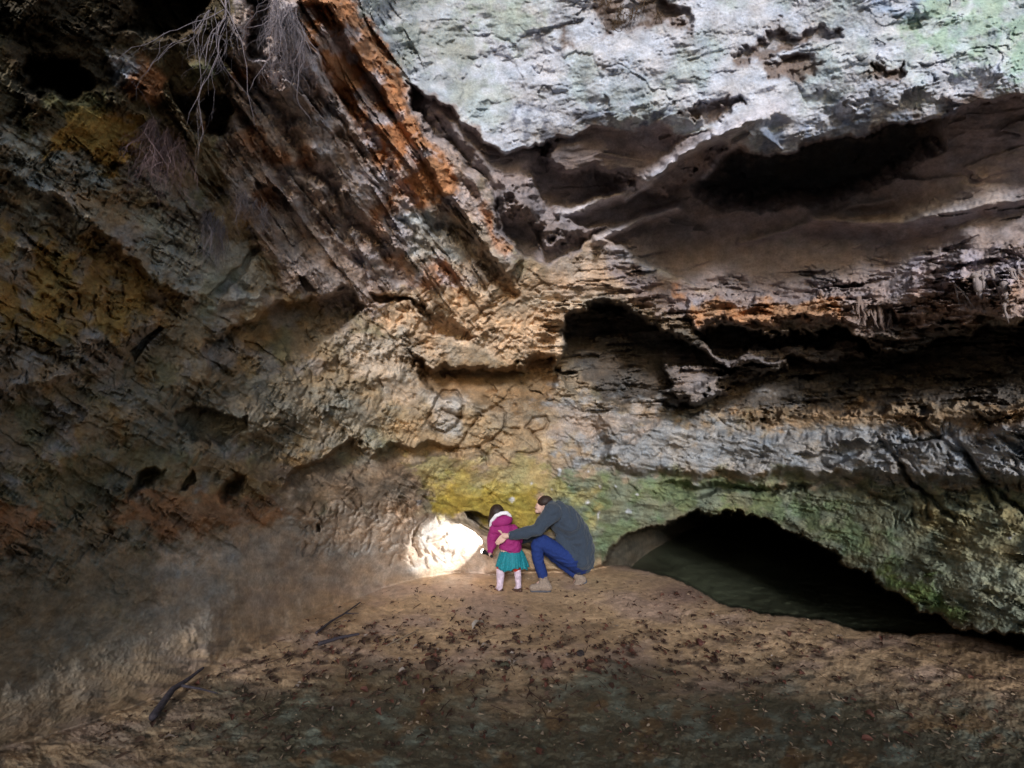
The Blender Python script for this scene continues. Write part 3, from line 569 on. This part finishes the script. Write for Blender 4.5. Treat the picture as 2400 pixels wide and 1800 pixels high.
def boot(parent, ank, heel, toe, name='boot', up=None):
    b = organic(name, [('c', [(up or ank+Vector((0, 0, .05)), .055), (ank, .054)]), ('s', ank, .052, heel, .044), ('c', [(heel, .042), ((heel+toe)/2+Vector((0, 0, .012)), .045), (toe, .040)]), ('s', ank, .050, (heel+toe*1.0)/2+Vector((0, 0, .02)), .044)], M_suede, parent, .008, 3, .003, 20, 304)
    dn = Vector((0, 0, -1)); ax = (toe-heel).normalized(); dn = (dn-ax*dn.dot(ax)).normalized() if abs(ax.z) < .8 else Vector((.75, 0, -.3)).normalized()
    organic('sole', [('c', [(heel+dn*.030, .032), ((heel+toe)/2+dn*.030, .030), (toe+dn*.026, .032)]), ('c', [(heel+dn*.030+Vector((0, .03, 0)), .030), (toe+dn*.026+Vector((0, .03, 0)), .030)])], M_sole, b, .008, 2)
boot(ad, ankN, J(1060, 1510, .0), J(815, 1515, .0), up=J(975, 1340, .02))
boot(ad, J(1530, 1370, .2), J(1575, 1390, .2), J(1430, 1535, .2), up=J(1470, 1320, .22))
wt = organic('wristwatch', [('s', J(474, 712, -.185), .020, J(476, 738, -.185), .020), ('s', J(472, 725, -.15), .028, J(478, 727, -.15), .028)], M_metal, ad, .005, 1)

# ---- the child, standing with head bowed
ch = empty('person', J(430, 1590), 'small child in a magenta hooded coat and teal skirt standing with back turned', 'person')
lf, rf = J(335, 1530, .0), J(600, 1525, .02)
cb = [('c', [(J(480, 1050, .0), .10), (J(430, 800, .0), .095), (J(380, 620, .0), .085), (J(335, 520, .01), .045), (J(305, 440, .03), .04)]), ('e', J(285, 385, .05), (.074, .080, .088)), ('c', [(J(390, 1100, .0), .055), (J(335, 1240, .0), .034), (J(325, 1480, .0), .020), (lf, .018)]),
      ('c', [(J(550, 1100, .0), .055), (J(585, 1240, .0), .030), (J(605, 1470, .02), .019), (rf, .018)]), ('s', lf, .016, J(250, 1562, .06), .014), ('s', rf, .016, J(535, 1562, .08), .014),
      ('c', [(J(230, 640, .02), .04), (J(200, 850, .06), .03), (J(190, 970, .0), .022), (J(180, 1022, -.06), .02)]), ('c', [(J(540, 650, .02), .04), (J(600, 800, .12), .03), (J(440, 880, .22), .022), (J(310, 900, .24), .02)]),
      *[('s', J(180, 1022, -.06), .009, J(166+3*k, 1004+14*k, -.095), .007) for k in range(4)], ('s', J(180, 1022, -.06), .009, J(200, 1010, -.10), .008),
      *[('s', J(310, 900, .24), .009, J(262, 885+12*k, .25), .007) for k in range(4)], ('s', J(310, 900, .24), .009, J(285, 870, .25), .008), ('e', J(280, 395, .135), (.012, .014, .012))]
organic('body', cb, M_skin, ch, .006, 2)
co_ = organic('coat', [('c', [(J(510, 900, .0), .118), (J(480, 820, .0), .122), (J(420, 700, .0), .118), (J(375, 620, .0), .095)]), ('e', J(385, 640, .0), (.150, .10, .07), 0, 0, .05), ('e', J(440, 880, .0), (.100, .11, .06)), ('e', J(470, 925, .0), (.125, .125, .030), 0, 0, .1),
                 ('c', [(J(255, 640, .0), .066), (J(215, 800, .02), .062), (J(210, 890, .01), .052), (J(190, 975, -.02), .038)]), ('c', [(J(530, 650, .0), .062), (J(610, 790, .08), .055), (J(520, 880, .18), .045), (J(380, 925, .24), .04)])], M_pink, ch, .007, 3, .014, 9, 311)
organic('hood', [('e', J(370, 520, -.035), (.115, .075, .072), 0, 0, -.25), ('s', J(265, 540, -.02), .055, J(455, 500, -.02), .055)], M_pink, ch, .008, 3, .004, 14, 312)
organic('hood_trim', [('c', [(J(188, 590, .0), .016), (J(205, 520, -.035), .020), (J(270, 440, -.065), .022), (J(350, 402, -.075), .022), (J(430, 396, -.06), .022), (J(480, 440, -.03), .020), (J(495, 490, .0), .016)])], M_fleece, ch, .006, 2, .004, 30, 313)
organic('hair', [('e', J(285, 378, .04), (.088, .092, .090)), ('s', J(230, 410, .03), .05, J(185, 520, .03), .028), ('s', J(200, 480, .04), .03, J(172, 590, .03), .012), ('s', J(330, 420, .0), .06, J(320, 470, .0), .05)], M_hair, ch, .006, 2, .004, 40, 314)
def skirt():
    bm = bmesh.new(); n = 120; rings = []
    top, bot = J(495, 945, .0), J(500, 1200, .0)
    for k in range(9):
        t = k/8; c = top.lerp(bot, t); rr = .115+.075*t**.7; ring = []
        for i in range(n):
            a = 2*math.pi*i/n; f = 1+(.02+.05*t)*math.sin(a*11+2.5*math.sin(a*3)+t*2)+.05*t*math.sin(a*29+4*t)+.05*math.sin(a*3+1)
            z = -.008*t*math.sin(a*15+.6)*(1 if t > .5 else 0)+(.018*math.sin(a*4))*t
            ring.append(bm.verts.new(c+Vector((math.cos(a)*rr*f, math.sin(a)*rr*f*.8, z))))
        rings.append(ring)
    for a, b in zip(rings, rings[1:]):
        for i in range(n): bm.faces.new((a[i], a[(i+1) % n], b[(i+1) % n], b[i]))
    me = bpy.data.meshes.new('skirt'); bm.to_mesh(me); bm.free(); o = link('skirt', me, M_teal, ch)
    s = o.modifiers.new('thickness', 'SOLIDIFY'); s.thickness = .004
    for (X, Y, r, m_) in [(430, 1130, .014, M_fleece), (440, 1100, .010, M_red), (680, 1060, .011, M_fleece), (685, 1090, .010, M_fleece), (560, 1080, .006, M_fleece)]:
        bm = bmesh.new(); bmesh.ops.create_circle(bm, cap_ends=True, segments=3 if Y == 1130 else 7, radius=r*1.5, matrix=Matrix.Translation(J(X, Y, -.158-.012*(Y > 1070)+(.035 if X > 600 else 0))) @ Matrix.Rotation(math.pi/2, 4, 'X'))
        q = bmesh.ops.extrude_face_region(bm, geom=bm.faces[:]); bmesh.ops.translate(bm, verts=[v for v in q['geom'] if isinstance(v, bmesh.types.BMVert)], vec=(0, .006, 0))
        me = bpy.data.meshes.new('skirt_patch'); bm.to_mesh(me); bm.free(); p = link('skirt_patch', me, m_, None, False); p.parent = o; p.matrix_parent_inverse = Matrix.Translation(ch.location).inverted()
skirt()
for (k, xx) in ((0, 335), (1, 585)):
    organic('tights', [('c', [(J(xx+30, 1120, .0), .060), (J(xx, 1215, .0), .047), (J(xx, 1250, .0), .044)])], M_red, ch, .008, 2)
    L = [[(J(338, 1240, .0), .050), (J(338, 1330, .0), .050), (J(332, 1460, .0), .038), (J(325, 1515, .0), .038)], [(J(588, 1235, .0), .043), (J(598, 1340, .0), .042), (J(606, 1450, .02), .034), (J(610, 1505, .02), .034)]][k]
    b = organic('boot', [('c', L), ('s', L[-1][0], .034, J((300, 580)[k], 1525, .05), .030)], M_boot, ch, .007, 2, .003, 25, 320+k)
    sx = (330, 615)[k]
    organic('shoe', [('c', [(J(sx+20, 1555, -.01), .028), (J(sx-30, 1560, .02), .030), (J(sx-95, 1566, .08), .026)])], M_brown, b, .007, 2)

# ---- the lit torch in the child's hands
tdir = (J(-640, 560, .68)-J(180, 1030, -.07)).normalized()
t0 = J(180, 1030, -.07)
to = empty('torch', t0, 'lit black torch held low in front of the small child', 'torch')
organic('barrel', [('s', t0-tdir*.03, .017, t0+tdir*.07, .018)], M_black, to, .004, 1)
organic('torch_head', [('s', t0+tdir*.07, .020, t0+tdir*.10, .030)], M_black, to, .004, 1)
m_l, tl, bl = nodes('torch_lens'); bl.inputs['Emission Color'].default_value = (1, .97, .9, 1); bl.inputs['Emission Strength'].default_value = 8
bm = bmesh.new(); bmesh.ops.create_cone(bm, cap_ends=True, segments=24, radius1=.024, radius2=.024, depth=.006, matrix=Matrix.Translation(t0+tdir*.134) @ tdir.to_track_quat('Z', 'Y').to_matrix().to_4x4())
me = bpy.data.meshes.new('lens'); bm.to_mesh(me); bm.free(); link('lens', me, m_l, to, False)
ld = bpy.data.lights.new('torch_beam', 'SPOT'); ld.energy = 36; ld.spot_size = math.radians(88); ld.spot_blend = .16; ld.shadow_soft_size = .012; ld.color = (.84, .93, 1)
lo = bpy.data.objects.new('torch_beam', ld); SC.collection.objects.link(lo); lo.location = t0+tdir*.145; lo.rotation_euler = (-tdir).to_track_quat('Z', 'Y').to_euler()

# ---- dry leaves, sticks, stones
M_leaf = [mat('dead_leaf_dark', (.045, .022, .015), .8, 0, 20, .4), mat('dead_leaf_red', (.12, .045, .03), .75, 0, 20, .4), mat('dead_leaf_pale', (.30, .24, .20), .7, 0, 20, .3)]
def leaf_bm(bm, p, L, seed, m=0):
    r = random.Random(seed); a = r.uniform(0, 6.28); tilt = r.uniform(-.5, .5); cu = r.uniform(.2, .9)
    mx = Matrix.Translation(p) @ Matrix.Rotation(a, 4, 'Z') @ Matrix.Rotation(tilt, 4, 'X') @ Matrix.Rotation(r.uniform(-.3, .3), 4, 'Y'); vs = []
    nseg = 5
    for i in range(nseg+1):
        t = i/nseg; wv = math.sin(math.pi*min(1, t*.92+.06))*.30*L*(1+.25*math.sin(t*19+seed)); z = L*.35*cu*math.sin(t*2.6)
        for s in (-1, 0, 1): vs.append(bm.verts.new(mx @ Vector((t*L-L/2, s*wv, z+abs(s)*wv*cu*.9+.003))))
    for i in range(nseg):
        for s in (0, 1):
            f = bm.faces.new((vs[i*3+s], vs[i*3+s+1], vs[i*3+s+4], vs[i*3+s+3])); f.material_index = m
rnd = random.Random(12)
def dens(u, v):
    d = .08 + .9*math.exp(-((u-1150)/420)**2-((v-1395)/55)**2) + .5*math.exp(-((u-1480)/110)**2-((v-1290)/22)**2) + .4*math.exp(-((u-900)/260)**2-((v-1430)/80)**2) + .5*math.exp(-((u-1040)/60)**2-((v-1275)/10)**2)+.25*math.exp(-((u-1500)/350)**2-((v-1430)/60)**2)
    return d
CL = sstep(-.12, .30, fbm(U/46, V/16, 3, 261))*.95+.05
bm = bmesh.new(); cnt = 0
jj = lambda u, v: s_bank[np.argmin(abs(ys-v)), np.argmin(abs(xs-u))]
while cnt < 1900:
    u = rnd.uniform(250, 2260); v = rnd.uniform(1255, 1640)
    if rnd.random() > dens(u, v)*(.5 if v > 1500 else 1)*((1275/v)**1.5): continue
    if jj(u, v) < 6 or rnd.random() > CL[np.argmin(abs(ys-v)), np.argmin(abs(xs-u))]: continue
    leaf_bm(bm, G(u, v)+Vector((0, 0, .004)), (.014+.045*rnd.random()**2.2), rnd.randint(0, 99999), rnd.choices([0, 1, 2], [6, 3, .5])[0]); cnt += 1
cnt = 0
while cnt < 5200:
    u = rnd.uniform(200, 2260); v = rnd.uniform(1250, 1640)
    if rnd.random() > (.25+CL[np.argmin(abs(ys-v)), np.argmin(abs(xs-u))])*(1275/v)**1.5 or jj(u, v) < 4: continue
    g = G(u, v); r_ = .003+.010*rnd.random()**3; q_ = [bm.verts.new(g+Vector((rnd.gauss(0, r_), rnd.gauss(0, r_), rnd.uniform(0, r_*1.3)))) for _ in range(5)]
    for t3 in ((0, 1, 2), (0, 2, 3), (0, 3, 1), (1, 3, 4), (1, 4, 2)):
        f = bm.faces.new([q_[i] for i in t3]); f.material_index = 3+(cnt % 3 == 0)
    cnt += 1
M_leaf += [mat('earth_crumb', (.10, .06, .04), .9, 0, 20, .4), mat('sand_crumb', (.33, .24, .16), .9, 0, 20, .4)]
for k in range(160):
    u = rnd.uniform(500, 2100); v = rnd.uniform(1300, 1560)
    if jj(u, v) < 6: continue
    g = G(u, v)+Vector((0, 0, .006)); a = rnd.uniform(0, 3.1); L = rnd.uniform(.03, .12); e = g+Vector((math.cos(a)*L, math.sin(a)*L, rnd.uniform(0, .02))); th = rnd.uniform(.0015, .003)
    o1 = Vector((-math.sin(a)*th, math.cos(a)*th, 0)); o2 = Vector((0, 0, th*1.6)); vv = [bm.verts.new(x) for x in (g-o1, g+o1, g+o2, e-o1, e+o1, e+o2)]
    for f_ in ((0, 1, 4, 3), (1, 2, 5, 4), (2, 0, 3, 5)): bm.faces.new([vv[i] for i in f_]).material_index = 0
me = bpy.data.meshes.new('leaf_litter'); bm.to_mesh(me); bm.free(); o = bpy.data.objects.new('leaf_litter', me); SC.collection.objects.link(o)
for m_ in M_leaf: me.materials.append(m_)
tag(o, 'brown dead leaves scattered over the sandy cave floor', 'leaf litter'); o['kind'] = 'stuff'
def tube(name, pts, r0, r1, m, label, cat, group=None, branches=()):
    prims = [('c', [(p, r0+(r1-r0)*i/(len(pts)-1)) for i, p in enumerate(pts)])]
    for b in branches: prims.append(('c', [(p, r1*1.1+(r1*.5-r1*1.1)*i/(len(b)-1)) for i, p in enumerate(b)]))
    o = organic(name, prims, m, None, max(.003, min(r0, r1)*.55), 1); return tag(o, label, cat, group)
M_bark = mat('wet_bark', (.06, .05, .06), .8, .004, 50, .4)
gz = lambda u, v, h=.012: G(u, v)+Vector((0, 0, h))
tube('stick', [gz(684, 1370), gz(712, 1352, .03), gz(745, 1335, .035), gz(778, 1308, .03)], .012, .006, M_bark, 'thin dark forked stick lying on the sand left of the people', 'stick', None, [[gz(745, 1335, .035), gz(775, 1332, .03)]])
tube('stick', [gz(690, 1395), gz(730, 1385, .02), gz(775, 1378, .03)], .016, .010, M_bark, 'short thick dark stick just below the forked stick', 'stick')
tube('stick', [gz(835, 1398), gz(880, 1378, .02), gz(905, 1365, .015)], .006, .004, mat('pale_twig', (.25, .19, .13), .8), 'thin pale twig on the sand below the lit wall patch', 'stick')
tube('branch', [gz(330, 1560, .03), gz(370, 1510, .05), gz(400, 1490, .05), gz(436, 1462, .05)], .022, .008, M_bark, 'dark rotten branch stub at the foot of the left wall', 'branch', None, [[gz(380, 1500, .05), gz(430, 1500, .03), gz(470, 1506, .02)]])
def stone_at(u, v, r, c, label, seed):
    bm = bmesh.new(); bmesh.ops.create_icosphere(bm, subdivisions=4, radius=1)
    for vt in bm.verts:
        n_ = Vector(vt.co); k_ = 1+.16*math.sin(n_.x*3+seed)+.12*math.sin(n_.y*4+seed*2)+.06*math.sin(n_.z*9+n_.x*7+seed); vt.co = Vector((n_.x*1.35, n_.y, n_.z*.7))*k_*r
    me = bpy.data.meshes.new('stone'); bm.to_mesh(me); bm.free(); o = link('stone', me, mat('pebble', c, .85, .004, 12/r*.1, .3)); o.location = G(u, v)+Vector((0, 0, r*.3)); o.rotation_euler.z = seed; tag(o, label, 'stone')
stone_at(1181, 1439, .045, (.17, .08, .06), 'rounded reddish stone on the sand below the people', 1.0)
stone_at(1252, 1414, .028, (.04, .03, .03), 'small black stone among dead leaves below the adult', 2.3)
stone_at(1090, 1438, .026, (.06, .055, .035), 'small olive brown stone left of the rounded reddish stone', 3.1)
stone_at(1512, 1390, .03, (.13, .05, .04), 'small dark red stone near the crest of the sand bank', 4.4)
stone_at(930, 1440, .04, (.05, .03, .02), 'dark brown lump above the foreground rock', 5.2)
tg = bmesh.new(); leaf_bm(tg, gz(1035, 1358, .01), .13, 5); me = bpy.data.meshes.new('dry_leaf'); tg.to_mesh(me); tg.free(); tag(link('dry_leaf', me, mat('bleached_leaf', (.42, .36, .31), .8)), 'pale bleached leaf lying on the sand below the child', 'leaf')

# ---- roots hanging through the roof
M_root = mat('pale_root', (.20, .175, .20), .85, .003, 60, .3); M_rdk = mat('dark_root', (.12, .09, .09), .9, .003, 60, .3)
def roots(name, label, anchors, n, ln, spread, m, thick=.006, seed=0, group=None, pull=.10, curl=.2, stub=False):
    r = random.Random(seed); bm = bmesh.new()
    def strand(p, d, L, th, depth):
        steps = 12; q = [p-d*.03]
        for i in range(steps):
            d = (d+Vector((r.gauss(0, curl), r.gauss(0, curl*.8), -.22+r.gauss(0, .10)))).normalized(); q.append(q[-1]+d*L/steps)
            if depth and not stub and r.random() < .22: strand(q[-1], (d+Vector((r.gauss(0, .7), r.gauss(0, .6), -.1))).normalized(), L*r.uniform(.2, .5), th*(1-i/14)*.55, depth-1)
        prev = None
        for i, a in enumerate(q):
            rad = th*(1-(i/len(q))**(2 if stub else 1)*.85)*(r.uniform(.6, 1.45) if stub else r.uniform(.8, 1.25)); t_ = (q[min(i+1, len(q)-1)]-q[max(i-1, 0)]).normalized(); x_ = t_.orthogonal().normalized(); y_ = t_.cross(x_)
            ring = [bm.verts.new(a+(x_*math.cos(w_)+y_*math.sin(w_))*rad*(r.uniform(.8, 1.2) if stub else 1)) for w_ in (0, 1.257, 2.513, 3.77, 5.027)]
            if prev:
                for c in range(5): bm.faces.new((prev[c], prev[(c+1) % 5], ring[(c+1) % 5], ring[c]))
            prev = ring
        bm.faces.new(prev)
    for k in range(n):
        u, v = r.choice(anchors); u += r.gauss(0, 7); v += r.gauss(0, 5); g = G(u, v); p = g + (Vector(CAM)-g).normalized()*pull*r.uniform(0, 1)
        strand(p, Vector((r.gauss(0, spread), r.gauss(0, spread*.6), -1)).normalized(), ln*r.uniform(.3, 1.1), thick*r.choice([.35, .5, .7, 1.3]), 2)
    me = bpy.data.meshes.new(name); bm.to_mesh(me); bm.free(); return tag(link(name, me, m), label, 'roots', group)
GR = 'root tufts hanging through the cave roof'
roots('hanging_roots', 'long thin pale roots hanging from the roof at the upper left', [(470, 0), (500, 5), (520, 10), (455, 30), (490, 30)], 12, .95, .12, M_root, .0045, 1, GR, .15)
roots('hanging_roots', 'thick lilac grey root tuft hanging beside the top of the orange buttress', [(590, 5), (620, 20), (640, 60), (600, 40), (650, 100)], 150, .50, .2, M_root, .0022, 2, GR, .15, .3)
roots('hanging_roots', 'matted fine roots draped over dark rock left of the orange buttress', [(330, 270), (360, 290), (390, 310), (350, 330)], 170, .42, .35, mat('hazy_root', (.19, .13, .14), .9), .0016, 3, GR, .10, .35)
roots('hanging_roots', 'lilac root wisps low on the rock below the long thin roots', [(520, 420), (550, 440), (575, 450)], 90, .30, .5, M_root, .0016, 4, GR, .08, .3)
roots('hanging_roots', 'pale root bundle hanging against the left wall above the mossy hollow', [(450, 470), (470, 480), (480, 500)], 80, .42, .15, M_root, .0016, 5, GR, .10)
roots('hanging_roots', 'dark brown root clump growing out of the pale ceiling', [(1310, 0), (1340, 20), (1390, 10), (1420, 35), (1330, 50), (1365, 30)], 110, .20, 1.2, mat('brown_root', (.10, .065, .04), .9), .003, 6, GR, .10, .5)
roots('hanging_roots', 'stubby encrusted roots hanging from the ledge at the right', [(1850, 655), (1870, 660), (1890, 670), (1910, 680), (1900, 675), (1922, 688)], 44, .26, .12, mat('crusted_root', (.22, .165, .15), .9, .006, 60), .014, 7, GR, .12, .12, True)
roots('hanging_roots', 'encrusted root spikes hanging near the right edge of the ledge', [(2110, 600), (2130, 600), (2160, 620), (2060, 620), (2190, 590)], 22, .24, .14, mat('crusted_root_pale', (.26, .22, .22), .9, .006, 60), .014, 8, GR, .12, .12, True)
#@@ENDOBJ


# ground outside the mouth, and unseen lumps added to shade the cave
def slab(name, verts, faces, m):
    me = bpy.data.meshes.new(name); me.from_pydata(verts, [], faces); me.materials.append(m); o = bpy.data.objects.new(name, me); SC.collection.objects.link(o); o['kind'] = 'structure'; return o
M_out = mat('outside_soil', (.20, .16, .11), .9, .02, 3)
slab('terrain', [(-600, .6, -.02), (600, .6, -.02), (600, -600, -.02), (-600, -600, -.02)], [(0, 3, 2, 1)], M_out)
def lump(name, c, rad, seed, m):
    bm = bmesh.new(); bmesh.ops.create_icosphere(bm, subdivisions=5, radius=1)
    for vt in bm.verts:
        n_ = vt.co.copy(); k_ = 1+.10*math.sin(n_.x*3+seed)+.08*math.sin(n_.y*5+n_.z*4+seed*2)+.03*math.sin(n_.z*13+n_.x*11); vt.co = Vector((n_.x*rad[0], n_.y*rad[1], n_.z*rad[2]))*k_
    me = bpy.data.meshes.new(name); bm.to_mesh(me); bm.free(); me.materials.append(m); o = bpy.data.objects.new(name, me); SC.collection.objects.link(o); o.location = c; o['kind'] = 'structure'; return o
lump('shade_lump', (-5.5, -2.5, 1.0), (2.7, 2.6, 6.0), 1, M_out)  # out of view, added to shade the left wall
lump('shade_lump', (0.3, -2.3, -.15), (6.0, .9, 1.5), 2, M_out)  # mound behind the camera, added to shade the foreground floor
print('scene built')
